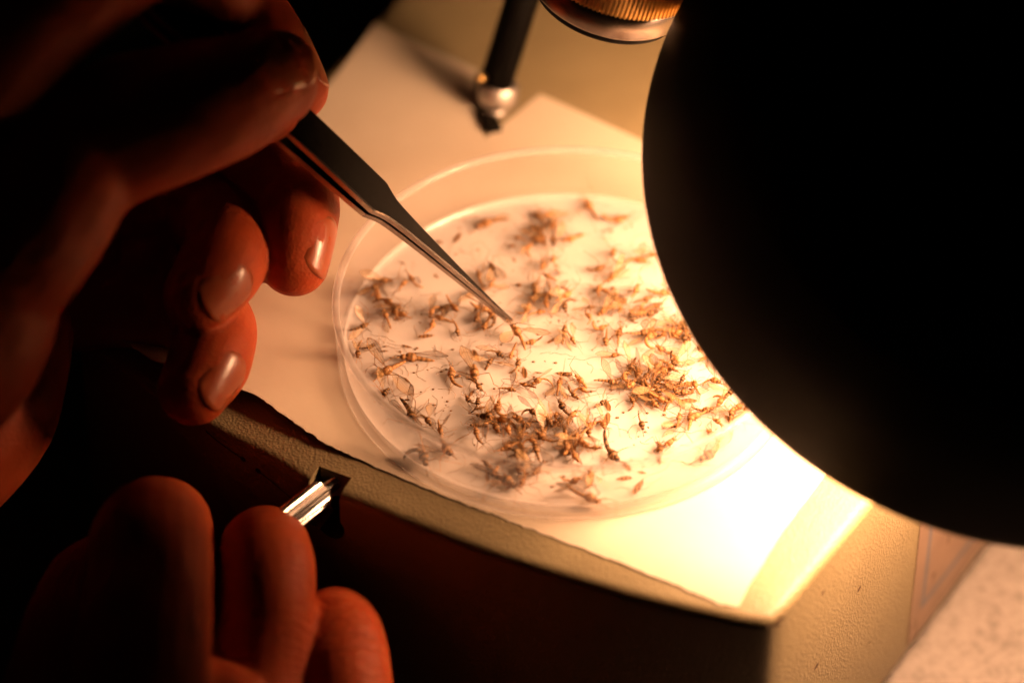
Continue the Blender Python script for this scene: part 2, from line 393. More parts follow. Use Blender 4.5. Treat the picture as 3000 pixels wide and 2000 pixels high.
def paper_h(x, y):
    d = np.min(np.hypot(fedge[:, 0] - x, fedge[:, 1] - y)); xs = G(1120, 1370, 0)[0]
    lift = max(0, min(1, (xs - x) / 34.)); k = max(0, 1 - d / 20.) ** 2
    t = max(0, min(1, (G(1400, 300, 0)[1] - 12 - y) / 30)); back = (1 - t) * .6
    return Z_P + 3.4 * k * (lift * lift * (3 - 2*lift)) + .12 * math.sin(x*.09 + y*.05) ** 2 + back * .5 * (math.sin(x * .11) + 1) * .4
pts2 = [Vector(p) for p in poly]; ne = len(poly)
edges = [(i, (i+1) % ne) for i in range(ne)]
pa = np.array(poly)
def inside(x, y):
    c = False; j = ne - 1
    for i in range(ne):
        if (pa[i, 1] > y) != (pa[j, 1] > y) and x < (pa[j, 0]-pa[i, 0]) * (y-pa[i, 1]) / (pa[j, 1]-pa[i, 1]) + pa[i, 0]: c = not c
        j = i
    return c
(x0, y0), (x1, y1) = pa.min(0), pa.max(0)
g = 3.0; yy = y0
while yy < y1:
    xx = x0
    while xx < x1:
        if inside(xx, yy) and np.min(np.hypot(pa[:, 0]-xx, pa[:, 1]-yy)) > 1.2: pts2.append(Vector((xx, yy)))
        xx += g
    yy += g
vv, ee, ff, *_ = delaunay_2d_cdt(pts2, edges, [list(range(ne))], 1, 1e-5)
top = [(p.x, p.y, paper_h(p.x, p.y)) for p in vv]
sheet = obj('paper_sheet', top, [tuple(f) for f in ff], m_paper, origin=V3(0, 0, 0))
md = sheet.modifiers.new('thickness', 'SOLIDIFY'); md.thickness = .00014; md.offset = -1; md.use_quality_normals = True; md = sheet.modifiers.new('crisp', 'EDGE_SPLIT'); md.split_angle = math.radians(40)
tag(sheet, 'white paper sheet with torn front edge lying on the cream stand under the dish', 'paper')

# ------------------------------------------------------------------ petri dish
RD = 44.0; FZ = 1.55; RIM = 14.3
dish = empty('petri_dish', V3(0, 0, .35))
tag(dish, 'clear round plastic petri dish full of dead mosquitoes standing on the paper', 'petri dish')
ez = V3(0, 0, 1)
vs, fs = lathe([(RD, .75), (RD+.05, 2.2), (RD+.28, RIM-2.2), (RD+.30, RIM-1.0)], V3(0, 0, 0), ez, 160); v2, f2 = lathe([(RD-.95, RIM-1.0), (RD-1.0, RIM-2.4), (RD-1.15, 3.0)], V3(0, 0, 0), ez, 160)
a = Acc(); a.add(vs, fs); a.add(v2, f2); obj('wall', a.v, a.f, m_dish, dish)
vs, fs = lathe([(RD+.30, RIM-1.0), (RD+.42, RIM-.75), (RD+.42, RIM-.3), (RD+.2, RIM-.03), (RD-.2, RIM), (RD-.75, RIM-.1), (RD-.95, RIM-.4), (RD-.95, RIM-1.0)], V3(0, 0, 0), ez, 160); obj('rim', vs, fs, m_rim, dish)
vs, fs = lathe([(.01, FZ), (20, FZ), (RD-3.2, FZ), (RD-2.4, FZ+.14), (RD-1.7, FZ+.5), (RD-1.3, FZ+1.0), (RD-1.15, 3.0)], V3(0, 0, 0), ez, 96); v2, f2 = lathe([(RD-1.6, .62), (RD-2.4, .80), (20, .80), (.01, .80)], V3(0, 0, 0), ez, 96)
a = Acc(); a.add(vs, fs); a.add(v2, f2); obj('floor', a.v, a.f, m_dishfloor, dish)
vs, fs = lathe([(RD+.0, .75), (RD+.0, .50), (RD-.5, .38), (RD-1.2, .42), (RD-1.6, .62)], V3(0, 0, 0), ez, 160); obj('foot_ring', vs, fs, m_rim, dish)

# ------------------------------------------------------------------ mosquitoes
def ellipsoid(c, rx, ry, rz, nu=8, nv=6):
    vs = [c + V3(-rx, 0, 0)]
    for i in range(1, nv):
        t = math.pi * i / nv
        for k in range(nu):
            f = 2*math.pi*k/nu; vs.append(c + V3(-rx*math.cos(t), ry*math.sin(t)*math.cos(f), rz*math.sin(t)*math.sin(f)))
    vs.append(c + V3(rx, 0, 0)); fs = [(0, 1 + (k+1) % nu, 1 + k) for k in range(nu)]
    for i in range(nv - 2):
        for k in range(nu): fs.append((1+i*nu+k, 1+i*nu+(k+1) % nu, 1+(i+1)*nu+(k+1) % nu, 1+(i+1)*nu+k))
    l = len(vs) - 1; b_ = 1 + (nv-2)*nu
    fs += [(b_+k, b_+(k+1) % nu, l) for k in range(nu)]
    return np.array(vs), fs
def body_mesh(r):
    a = Acc()
    a.add(*ellipsoid(V3(0, 0, 0), .95, .68, .78)); a.add(*ellipsoid(V3(1.15, 0, -.25), .46, .44, .44))
    bend = r.choice((r.uniform(-.9, .3), r.uniform(.3, 1.9))); yaw = r.uniform(-.4, .4); L = r.uniform(3.0, 4.4); fat = r.uniform(.21, .38)
    pts = []; rad = []; p = V3(-.6, 0, .05); an = 0
    k = 15
    for i in range(k):
        pts.append(p.copy()); t = i/(k-1); rad.append(fat * (1 - .55*t**2.2) * (1 + .05*math.cos(i*math.pi)) * (.75 if i == 0 else 1) * (.5 if i == k-1 else 1))
        an += bend / k * 1.6; p = p + V3(-math.cos(an), math.sin(yaw)*.5*t, -math.sin(an)) * (L/k)
    a.add(*tube(pts, rad, 8))
    a.add(*tube([V3(1.5, 0, -.4), V3(2.3, 0, -.7), V3(3.2, .1, -1.0)], [.085, .07, .06], 5))
    for s in (-1, 1):
        a.add(*tube([V3(1.45, .15*s, -.1), V3(1.9, .5*s, .05), V3(2.5, .8*s, -.1)], [.045, .035, .02], 4))
    return make_mesh('mosquito_body', a.v, a.f)
def wing_mesh(r):
    L = r.uniform(5.0, 6.4); W = r.uniform(1.5, 2.0); rows = 12; vs = []; fs = []; cur = r.uniform(-.25, .35); fold = r.uniform(-.2, .3)
    for i in range(rows + 1):
        t = i / rows; wv_ = W * (math.sin(math.pi * min(1, t*1.02) ** 1.6) ** .8 * .5 + .02) * (1.0)
        for k in range(5):
            s = (k - 2) / 2.0; vs.append(V3(-L*t, wv_*s + .12*math.sin(t*3), cur*t*t + fold*s*s*wv_ + .05*math.sin(t*9+s*3)))
    for i in range(rows):
        for k in range(4): fs.append((i*5+k, i*5+k+1, (i+1)*5+k+1, (i+1)*5+k))
    a = Acc(); a.add(vs, fs); k0 = len(a.f)
    a.add(*tube([vs[i*5] + V3(0, 0, .02) for i in range(rows + 1)] + [vs[(rows-i)*5+4] + V3(0, 0, .02) for i in range(rows//2)], [.055] * (rows + 1) + [.035] * (rows//2), 4))
    me = make_mesh('mosquito_wing', a.v, a.f); me['edge'] = k0; return me
def leg_mesh(r):
    p = V3(0, 0, 0); d = r.uniform(-.5, .5); e = r.uniform(-.2, .8); pts = [p]; rad = [.085]
    for L, n_, r_ in ((2.1, 3, .064), (2.2, 3, .050), (2.8, 5, .034)):
        for i in range(n_):
            p = p + V3(math.cos(d)*math.cos(e), math.sin(d)*math.cos(e), math.sin(e)) * (L/n_); pts.append(p); rad.append(r_)
            d += r.uniform(-.12, .12); e += r.uniform(-.1, .1)
        d += r.choice((-1, 1)) * r.uniform(.4, 1.5); e -= r.uniform(.2, 1.0)
    return make_mesh('mosquito_leg', *tube(pts, rad, 4))
BODIES = [body_mesh(rng) for _ in range(22)]; WINGS = [wing_mesh(rng) for _ in range(8)]; LEGS = [leg_mesh(rng) for _ in range(18)]
for m_, ms_ in ((BODIES, m_insect), (WINGS, m_wing), (LEGS, m_leg)):
    for x in m_:
        x.materials.append(ms_)
        if ms_ is m_wing:
            x.materials.append(m_leg)
            for p in x.polygons:
                if p.index >= x['edge']: p.material_index = 1
def part_of(root, name, mesh, loc, rot):
    o = bpy.data.objects.new(name, mesh); COL.objects.link(o); o.parent = root; o.location = Vector(np.asarray(loc) * S); o.rotation_euler = rot; return o
def mosquito(px, py, img_ang, label, group=None, z=None, sc=None, wings=None, legs=None, spread=None, loc=None):
    loc = G(px, py, FZ + .7) if loc is None else loc
    if z is not None: loc = loc + V3(0, 0, z)
    rr = math.hypot(loc[0], loc[1])
    if rr > RD - 3.6: loc = V3(loc[0] * (RD-3.6)/rr, loc[1] * (RD-3.6)/rr, loc[2])
    dx, dy = math.cos(img_ang), -math.sin(img_ang) / math.sin(ELEV)      # image direction (y down) to the ground
    root = empty('mosquito', loc); yaw = math.atan2(dy, dx)
    sc = sc or rng.uniform(.64, .98)
    roll = rng.choice((0, 1.2, -1.2, 1.6, -1.5, 3.0)) + rng.uniform(-.4, .4)
    root.rotation_euler = (roll, rng.uniform(-.22, .22), yaw); root.scale = (sc, sc, sc)
    tag(root, label, 'mosquito', group)
    part_of(root, 'body', rng.choice(BODIES), (0, 0, 0), (0, 0, 0))
    nw = rng.choice((1, 2, 2, 2)) if wings is None else wings
    for k in range(nw):
        s = 1 if k else -1; sp = rng.choice((.25, .35, .6, 1.3)) if spread is None else spread
        part_of(root, 'wing', rng.choice(WINGS), (.05, .4*s, .5), (rng.uniform(-.5, .5), rng.uniform(-.15, .35), -s*sp*rng.uniform(.6, 1.3)))
    nl = rng.choice((2, 3, 3, 4, 5)) if legs is None else legs
    for k in range(nl):
        s = 1 if k % 2 else -1
        part_of(root, 'leg', rng.choice(LEGS), (.5 - .35*(k//2), .35*s, -.5), (rng.uniform(-.6, .6), rng.uniform(-.7, .5), s*(.5 + .75*(k//2)) + rng.uniform(-.5, .5)))
    return root
# the one in the tweezers
tip3 = G(1494, 943, 4.4)
mosquito(0, 0, -2.2, 'mosquito pinched between the points of the tweezers', loc=tip3 + V3(1.3, -1.9, -.6), sc=1.2, wings=2, legs=6, spread=.9)
# singled out by eye
for x, y, an, lab_, kw in [
    (1794, 1331, .9, 'mosquito near the front rim with one long clear wing stretched out sideways', dict(wings=1, spread=2.3, sc=1.25)),
    (1135, 1085, 2.6, 'mosquito with one wing standing straight up beside the left wall of the dish', dict(wings=2, spread=1.3, sc=1.25)),
    (1205, 1046, 3.2, 'mosquito with two long wings laid back together, above the upright wing one', dict(wings=2, spread=.2, sc=1.3)),
    (1323, 1093, -1.4, 'slim mosquito lying head up with drooping abdomen and one pale wing', dict(wings=1, sc=1.05)),
    (1390, 1090, 1.5, 'mosquito curled into a crescent, below the tweezer tip', dict(sc=1.3)),
    (1205, 1216, 1.2, 'yellowish mosquito with legs splayed in all directions in the bare left patch', dict(legs=6, sc=1.2)),
    (1934, 1312, -1.5, 'small dark banded mosquito alone near the front wall on the bright side', dict(wings=0, sc=.9, legs=4)),
    (1880, 1242, 1.1, 'single dark mosquito body without wings or legs in the clear bright patch', dict(wings=0, legs=1, sc=.8)),
    (1732, 1475, .2, 'pale mosquito with folded legs nearest to the front edge of the dish', dict(sc=1.2)),
    (1485, 1407, .5, 'pale tangled mosquito seen through the front wall, beside the crumbs', dict(sc=1.35, legs=6)),
    (1228, 1346, .9, 'blurred brown mosquito behind the front left wall of the dish', dict(sc=1.25, legs=3)),
    (1307, 1314, .95, 'reddish brown mosquito lying against the front left wall, above the blurred one', dict(sc=1.25, legs=3)),
    (1128, 1150, 2.2, 'small dark broken mosquito beside the left wall, below the upright wing one', dict(sc=.85, wings=1)),
    (2078, 1331, 2.6, 'pinkish washed out mosquito behind the front right wall', dict(sc=1.3)),
    (1424, 653, 2.9, 'mosquito with an orange wing at the far left of the dish, beside the tweezers', dict(sc=1.3)),
    (1726, 603, -2.2, 'farthest mosquito in the dish, a blurred one by the rear wall', dict(sc=1.15)),
    (1814, 642, -.1, 'blurred arched mosquito by the rear wall close to the black lamp shade', dict(sc=1.15)),
    (1673, 699, 2.8, 'small hooked blurred mosquito between the long row and the lamp shade', dict(sc=.95, wings=0))]:
    mosquito(x, y, an, lab_, **kw)
ZONES = [
    ('mosquito of the upright row behind the tweezers', 'mosquitoes in the row behind the tweezers',
     [(1604, 634), (1573, 668), (1589, 695), (1550, 722), (1589, 783), (1604, 818), (1566, 837), (1611, 863), (1566, 871), (1581, 917), (1654, 902), (1620, 660), (1575, 705), (1600, 890), (1545, 905)]),
    ('blurred mosquito of the few between tweezers and row', 'mosquitoes just behind the tweezers', [(1443, 783), (1439, 837), (1443, 928), (1420, 905)]),
    ('mosquito of the small heap by the left wall', 'mosquitoes by the left wall',
     [(1126, 825), (1107, 867), (1137, 883), (1183, 840), (1130, 932), (1160, 925), (1065, 959), (1084, 1016), (1100, 850)]),
    ('mosquito of the loose clump beside the tweezer tip', 'mosquitoes left of the tweezer tip', [(1309, 898), (1267, 951), (1340, 970), (1332, 905), (1290, 930)]),
    ('mosquito of those scattered below the tweezer tip', 'mosquitoes at the tweezer tip', [(1558, 1001), (1654, 970), (1518, 1064), (1575, 1118), (1496, 1143), (1640, 1120), (1435, 1060), (1403, 1135), (1682, 1157)]),
    ('blurred mosquito of the band along the lamp shade', 'mosquitoes along the lamp shade',
     [(1795, 745), (1913, 745), (1795, 810), (1775, 852), (1768, 910), (1818, 905), (1864, 852), (1894, 875), (1944, 860), (1906, 921), (1910, 967), (1944, 982), (2001, 948), (2055, 1024), (1764, 960), (1775, 997), (1800, 1040), (1790, 870), (1925, 895), (1880, 905), (2020, 985)]),
    ('mosquito of the dense tangled heap near the lamp', 'mosquitoes in the dense heap',
     [(1744, 1113), (1798, 1160), (1872, 1082), (1903, 1105), (1868, 1125), (1930, 1137), (1962, 1152), (1973, 1067), (1911, 1028), (2051, 1024), (2094, 1078), (2067, 1113), (2047, 1175), (2106, 1137), (1981, 1195), (1890, 1140), (1945, 1095), (1915, 1150), (1990, 1110), (1850, 1105), (2020, 1130), (1820, 1120), (1955, 1120), (2080, 1160), (1885, 1095), (1935, 1110), (1905, 1125), (1975, 1140), (1870, 1155)]),
    ('mosquito of the heap at the bright front wall', 'mosquitoes against the right wall', [(2144, 1214), (2102, 1238), (1981, 1246), (1962, 1300), (2165, 1190)]),
    ('mosquito of the sharp heap in front', 'mosquitoes in the front heap',
     [(1253, 1235), (1400, 1182), (1457, 1193), (1432, 1225), (1393, 1246), (1396, 1275), (1453, 1250), (1543, 1246), (1610, 1243), (1525, 1285), (1485, 1321), (1571, 1325), (1664, 1310), (1767, 1242), (1728, 1257), (1678, 1218), (1685, 1340), (1590, 1270), (1630, 1215), (1655, 1265), (1700, 1290), (1560, 1215), (1745, 1310), (1560, 1300), (1640, 1240)]),
    ('mosquito of those seen through the front wall', 'mosquitoes behind the front wall', [(1425, 1360), (1521, 1370), (1571, 1382), (1732, 1390)])]
_u = 'first second third fourth fifth sixth seventh eighth ninth tenth eleventh twelfth thirteenth fourteenth fifteenth sixteenth seventeenth eighteenth nineteenth'.split()
ORD = _u + ['twentieth'] + ['twenty-' + w for w in _u[:9]] + ['thirtieth'] + ['thirty-' + w for w in _u[:9]] + ['fortieth'] + ['forty-' + w for w in _u[:9]] + ['fiftieth'] + ['fifty-' + w for w in _u[:9]]
for l_, g_, p_ in ZONES:                                                 # the heap is spread out a little
    if 'dense' in l_: p_[:] = [(1945 + (x - 1945) * 1.22, 1112 + (y - 1112) * 1.4) for x, y in p_]
for zi, (l_, g_, p_) in enumerate(ZONES):                                # most lie close to a neighbour
    for (x, y) in list(p_):
        if rng.random() < (.5 if len(p_) > 12 else .55): p_.append((x + rng.choice((-1, 1)) * rng.uniform(20, 48), y + rng.choice((-1, 1)) * rng.uniform(10, 32)))
for lab_, grp, pts_ in ZONES:
    rows_ = 'upright row' in lab_; pts_ = sorted(pts_, key=lambda q: q[1] if rows_ else q[0])
    for i, (x, y) in enumerate(pts_):
        mosquito(x, y, rng.uniform(-math.pi, math.pi), lab_.replace('mosquito ', 'mosquito, ' + ORD[i] + (' from the rear ' if rows_ else ' from the left '), 1), grp, z=rng.choice((0, 0, .4, .9)) if 'heap' in lab_ or 'upright row' in lab_ else rng.choice((0, 0, .3)))
# loose legs, wing bits and dust
a = Acc(); r2 = random.Random(5)
def loose_leg(c, L, yaw):
    p = c.copy(); pts = [p]; d = yaw
    for k in range(r2.choice((3, 4, 5))):
        p = p + V3(math.cos(d), math.sin(d), r2.uniform(-.03, .05)) * L / 4; p[2] = max(p[2], FZ + .06); pts.append(p); d += r2.uniform(-.9, .9)
    a.add(*tube(pts, [.036] * len(pts), 4))
for k in range(300):
    rr = math.sqrt(r2.random()) * (RD - 4.5); t = r2.uniform(0, 6.283); loose_leg(V3(rr*math.cos(t), rr*math.sin(t), FZ + .08), r2.uniform(1.5, 6.5), r2.uniform(0, 6.28))
for (x, y) in [(1545, 1420), (1580, 1455), (1310, 1395), (1400, 1445), (1650, 1440), (1480, 1460), (1200, 1340), (1800, 1430), (2010, 1360), (1900, 1400), (1370, 1420)]:
    for k in range(2): loose_leg(G(x + r2.uniform(-20, 20), y + r2.uniform(-12, 12), FZ + .08), r2.uniform(4, 8), r2.uniform(-.8, .8))
for k in range(220):
    rr = math.sqrt(r2.random()) * (RD - 4.2); t = r2.uniform(0, 6.283); q = r2.uniform(.08, .3) * (1 if r2.random() < .9 else 2)
    a.add(*ellipsoid(V3(rr*math.cos(t), rr*math.sin(t), FZ + q*.6), q*r2.uniform(.8, 1.8), q, q*.6, 5, 4))
for k in range(46):
    rr = math.sqrt(r2.random()) * (RD - 5); t = r2.uniform(0, 6.283); c = V3(rr*math.cos(t), rr*math.sin(t), FZ + .15); yaw = r2.uniform(0, 6.28); L = r2.uniform(1.5, 4.2); W = L * .16
    e1, e2 = V3(math.cos(yaw), math.sin(yaw), r2.uniform(-.02, .12)), V3(-math.sin(yaw), math.cos(yaw), r2.uniform(-.1, .3)); ring_ = [c + e1*L*x_ + e2*W*y_ for x_, y_ in ((0, 0), (.3, .8), (.65, 1), (.95, .5), (1, 0), (.9, -.6), (.5, -.9), (.2, -.5))]
    a.add([p + V3(0, 0, max(0, FZ + .05 - p[2])) for p in ring_], [tuple(range(8))])
tag(obj('mosquito_debris', a.v, a.f, m_leg), 'broken off mosquito legs and dust scattered over the dish floor', 'insect debris', kind='stuff')

# ------------------------------------------------------------------ lamp: a black shade with its bulb, close over the right of the stand
rc = P(3030, 502, 31); ax = nrm(-N_ - R_ * .02 - U_ * .38)
lamp = empty('desk_lamp', rc)
tag(lamp, 'round black lamp shade hanging close over the dish and throwing warm light', 'lamp')
RS = 69.5
outer = [(RS, 0), (RS+.3, -1.0), (RS+.2, -2.5), (RS-1.2, -8), (RS-3.5, -20), (RS-9, -36), (RS-19, -50), (RS-33, -60), (23, -66), (22, -72), (22, -100), (20, -103), (.01, -103.5)]
vs, fs = lathe(outer, rc, ax, 160); obj('shade', vs, fs, m_black, lamp)
inner = [(RS, 0), (RS-1.0, .15), (RS-1.6, -.8), (RS-2.6, -8), (RS-5, -20), (RS-10.5, -35), (RS-20.5, -48.5), (RS-34, -58), (.01, -62)]
vs, fs = lathe(inner, rc, ax, 120); obj('reflector', vs, fs, m_shade_in, lamp)
bc = rc - ax * 29.5 - U_ * 21
prof_b = [(22*math.sin(t), 22*math.cos(t)) for t in np.linspace(.02, 2.55, 9)] + [(8, -26), (8, -30)]
vs, fs = lathe(prof_b, bc, ax, 18); obj('bulb', vs, fs, m_bulb, lamp)
vs, fs = capped([(10, -30.2), (10, -36), (11, -37)], bc, ax, 32); obj('bulb_socket', vs, fs, m_black, lamp)

# ------------------------------------------------------------------ objective of the microscope over the rear of the dish
oc = P(1775, -6, 8); oax = nrm(V3(.24, -.03, 1))
ob = empty('microscope_objective', oc)
tag(ob, 'microscope objective with gold knurled ring and smooth bronze ring above the dish', 'objective lens')
RO = 14.6
vs, fs = lathe([(RO-3, .1), (RO-1.2, 0), (RO-.5, .3), (RO-.2, .9), (RO-.1, 1.7), (RO, 1.9)], oc, oax, 96); obj('lower_lip', vs, fs, m_black, ob)
vs, fs = lathe([(RO, 1.9), (RO+.5, 2.0), (RO+.7, 2.4), (RO+.7, 6.6), (RO+.4, 7.1)], oc, oax, 96); obj('smooth_ring', vs, fs, m_copper, ob)
nk = 118; vs = []; fs = []; xx_, yy_, aa_ = frame_of(oax)
rows = [(RO+.4, RO+.4, 7.1), (RO+1.6, RO+1.05, 7.6), (RO+1.6, RO+1.05, 22.0), (RO+.4, RO+.4, 22.6)]
for r_a, r_b, h_ in rows:
    for k in range(nk * 4):
        t = 2*math.pi*k/(nk*4); r_ = (r_a, r_a, r_b, r_b)[k % 4]; vs.append(oc + aa_*h_ + (xx_*math.cos(t) + yy_*math.sin(t))*r_)
n4 = nk * 4
for i in range(3):
    for k in range(n4): fs.append((i*n4+k, i*n4+(k+1) % n4, (i+1)*n4+(k+1) % n4, (i+1)*n4+k))
obj('knurled_ring', vs, fs, m_brass, ob, smooth=False)
vs, fs = capped([(RO+.4, 22.6), (RO-.5, 23), (RO-.5, 60)], oc, oax, 64); obj('barrel', vs, fs, m_black, ob)
vs, fs = capped([(RO-3.1, .2), (RO-3.1, 1.0)], oc, oax, 48); obj('front_lens', vs, fs, m_glass_lens, ob)

# ------------------------------------------------------------------ clip post through the notch of the paper
pb = G(1450, 330, 0); ptop = P(1580, -150, -40)
post = empty('stage_clip_post', pb)
tag(post, 'black leaning post with chrome collar standing in the notch of the paper', 'clip post')
pa_ = nrm(ptop - (pb + V3(0, 0, 6)))
# flat spring foot and screw on the stand, chrome collar, then the black arm
vs, fs = capped([(2.6, .2), (2.8, .5), (2.8, 1.6), (2.4, 2.0)], pb, ez, 40); obj('foot_screw', vs, fs, m_satin, post)
vs, fs = box(pb + V3(-1.0, -4.5, 1.0), V3(1.6, .5, 0), V3(-1.0, 3.2, 0), V3(0, 0, .5)); obj('spring_foot', vs, fs, m_steel, post, smooth=False)
vs, fs = capped([(2.6, 1.9), (4.0, 2.4), (4.4, 3.2), (4.4, 6.6), (3.9, 7.4), (2.8, 7.8)], pb, nrm(pa_ + ez), 48); obj('chrome_collar', vs, fs, m_satin, post)
vs, fs = capped([(3.2, 0), (3.6, .4), (3.9, 90)], pb + V3(0, 0, 7.0), pa_, 40); obj('arm', vs, fs, m_black, post)
sc_ = P(1428, 214, np.dot(pb - CAM, N_) + D0 + 10); 
vs, fs = capped([(.6, 0), (.95, .3), (.95, 2.2), (.75, 2.6), (.3, 2.8)], pb + V3(-2.3, -2.2, 11.0), nrm(V3(-.4, -.8, .6)), 24); obj('clamp_screw', vs, fs, m_brass, post)

# ------------------------------------------------------------------ tweezers
T0 = G(1494, 942, 3.3); T1 = P(850, 362, 27)
tax = nrm(T1 - T0)                                                     # from the points to the grip
tn = nrm(N_ * .95 + R_ * .06 + U_ * .28); tn = nrm(tn - tax * np.dot(tn, tax)); tw = nrm(np.cross(tn, tax)); tw = tw if np.dot(tw, R_) > 0 else -tw; tn, tw = nrm(tn * .92 + tw * .39), None; tw = nrm(np.cross(tn, tax))   # face normal, width
if np.dot(tw, R_) < 0: tw = -tw
tz = empty('tweezers', T0)
tag(tz, 'dark steel fine pointed tweezers held over the dish', 'tweezers')
halfw = [(0, .14), (3.5, .25), (9, .50), (16, .88), (23, 1.30), (29, 1.72), (32.5, 2.08), (34.3, 2.40), (35.6, 2.80), (36.8, 3.28), (37.6, 3.62), (38.0, 3.68), (48, 3.75), (65, 3.9), (92, 3.8), (108, 3.4), (112, 2.8)]
def prong(sgn):
    vs = []; fs = []
    for s, hw in halfw:
        gap = (.05 + .22 * min(1, s/34.) + (.9 * math.sin(math.pi * min(1, max(0, (s-34)/75.))) if s > 34 else 0)) * (1 if s < 90 else max(0, (112-s)/22.) * .8 + .15)
        th = .42 + .30 * min(1, s / 30.)
        c = T0 + tax * s + tn * (sgn * (gap + th))
        bw = min(.28, hw*.4)
        for dx, dz in ((-hw, -th+.1), (-hw+bw*.3, -th), (hw-bw*.3, -th), (hw, -th+.1), (hw, th-.22), (hw-bw, th), (-hw+bw, th), (-hw, th-.22)):
            vs.append(c + tw * dx + tn * (dz * (1 if sgn > 0 else -1)))
    m = len(halfw)
    for i in range(m-1):
        for k in range(8): fs.append((i*8+k, i*8+(k+1) % 8, (i+1)*8+(k+1) % 8, (i+1)*8+k))
    fs.append(tuple(range(8))[::-1]); fs.append(tuple(range((m-1)*8, m*8)))
    o = obj('prong', vs, fs, m_steel, tz, smooth=False)
    o.data.materials.append(m_steel_edge)
    for i, p in enumerate(o.data.polygons):
        if i < (m-1)*8 and i % 8 in (7, 3, 0, 2, 4, 6): p.material_index = 1
    bm = bmesh.new(); bm.from_mesh(o.data); bmesh.ops.recalc_face_normals(bm, faces=bm.faces); bm.to_mesh(o.data); bm.free()
prong(1); prong(-1)

# ------------------------------------------------------------------ hands
def finger_chain(joints, n=9):
    """joints: (px, py, t, radius) -> smooth list of points and radii"""
    pts = [P(x, y, t) for x, y, t, _ in joints]; q = [np.append(p, j[3]) for p, j in zip(pts, joints)]
    c = catmull(q, n); return c[:, :3], c[:, 3]
def blob_tube(acc, pts, rad, flat=1.0, up=None, tip=1.0):
    """a tube with round ends"""
    a0, a1 = nrm(pts[0] - pts[1]), nrm(pts[-1] - pts[-2]); P0, R0 = [], []; P1, R1 = [], []
    for k in range(6, 0, -1):
        t = k/6*math.pi/2*.97; P0.append(pts[0] + a0*rad[0]*math.sin(t)); R0.append(rad[0]*math.cos(t))
    for k in range(1, 7):
        t = k/6*math.pi/2*.97; P1.append(pts[-1] + a1*rad[-1]*math.sin(t)*tip); R1.append(rad[-1]*math.cos(t))
    acc.add(*tube(np.vstack([P0, pts, P1]), list(R0) + list(rad) + list(R1), 22, True, flat, up))
def hand(name, label, chains, blobs, creases, voxel=.55, smooth=7):
    acc = Acc(); axes = []
    for ch in chains:
        pts, rad = finger_chain(ch['j']); up = ch.get('up')
        blob_tube(acc, pts, rad, ch.get('flat', 1.0), None if up is None else nrm(R_*up[0] + U_*up[1] + N_*up[2]), ch.get('tip', 1.0)); axes.append(pts)
    for (x, y, t, r_) in blobs: acc.add(*(lambda e: e)(ellipsoid(P(x, y, t), r_, r_, r_, 20, 14)))
    org = P(*chains[0]['j'][0][:3])
    o = obj(name, acc.v, acc.f, m_skin, origin=org)
    md = o.modifiers.new('skin', 'REMESH'); md.mode = 'VOXEL'; md.voxel_size = voxel * S
    md = o.modifiers.new('soft', 'SMOOTH'); md.factor = .5; md.iterations = smooth
    dg = bpy.context.evaluated_depsgraph_get(); me = bpy.data.meshes.new_from_object(o.evaluated_get(dg)); o.modifiers.clear(); o.data = me
    me.materials.clear(); me.materials.append(m_skin)
    n = len(me.vertices); co = np.empty(n*3); me.vertices.foreach_get('co', co); co = co.reshape(-1, 3)/S + org
    best = np.full(n, 1e9); axial = np.zeros(n)
    for pts in axes:
        s = 0.
        for i in range(len(pts)-1):
            p, q = pts[i], pts[i+1]; L = np.linalg.norm(q-p); t = np.clip(((co-p) @ (q-p))/(L*L), 0, 1); d = np.linalg.norm(co - p - t[:, None]*(q-p), axis=1)
            k = d < best; best[k] = d[k]; axial[k] = s + t[k]*L; s += L
    cr_ = np.full(n, .10)
    for (x, y, t, sig, amp) in creases: cr_ = np.maximum(cr_, amp*np.exp(-((co - P(x, y, t))**2).sum(1)/(2*sig*sig)))
    nn = np.empty(n*3); me.vertices.foreach_get('normal', nn); nn = nn.reshape(-1, 3)
    lump = (np.sin(co[:, 0]*.31+co[:, 1]*.23)*np.sin(co[:, 1]*.27-co[:, 2]*.35+1.)*np.sin(co[:, 2]*.29+.5))*.22
    co = co + nn*lump[:, None]
    me.vertices.foreach_set('co', ((co-org)*S).ravel())
    for nme, arr in (('axial', axial), ('crease', cr_)):
        at_ = me.attributes.new(nme, 'FLOAT', 'POINT'); at_.data.foreach_set('value', arr)
    for p in me.polygons: p.use_smooth = True
    me.update(); tag(o, label, 'hand'); return o
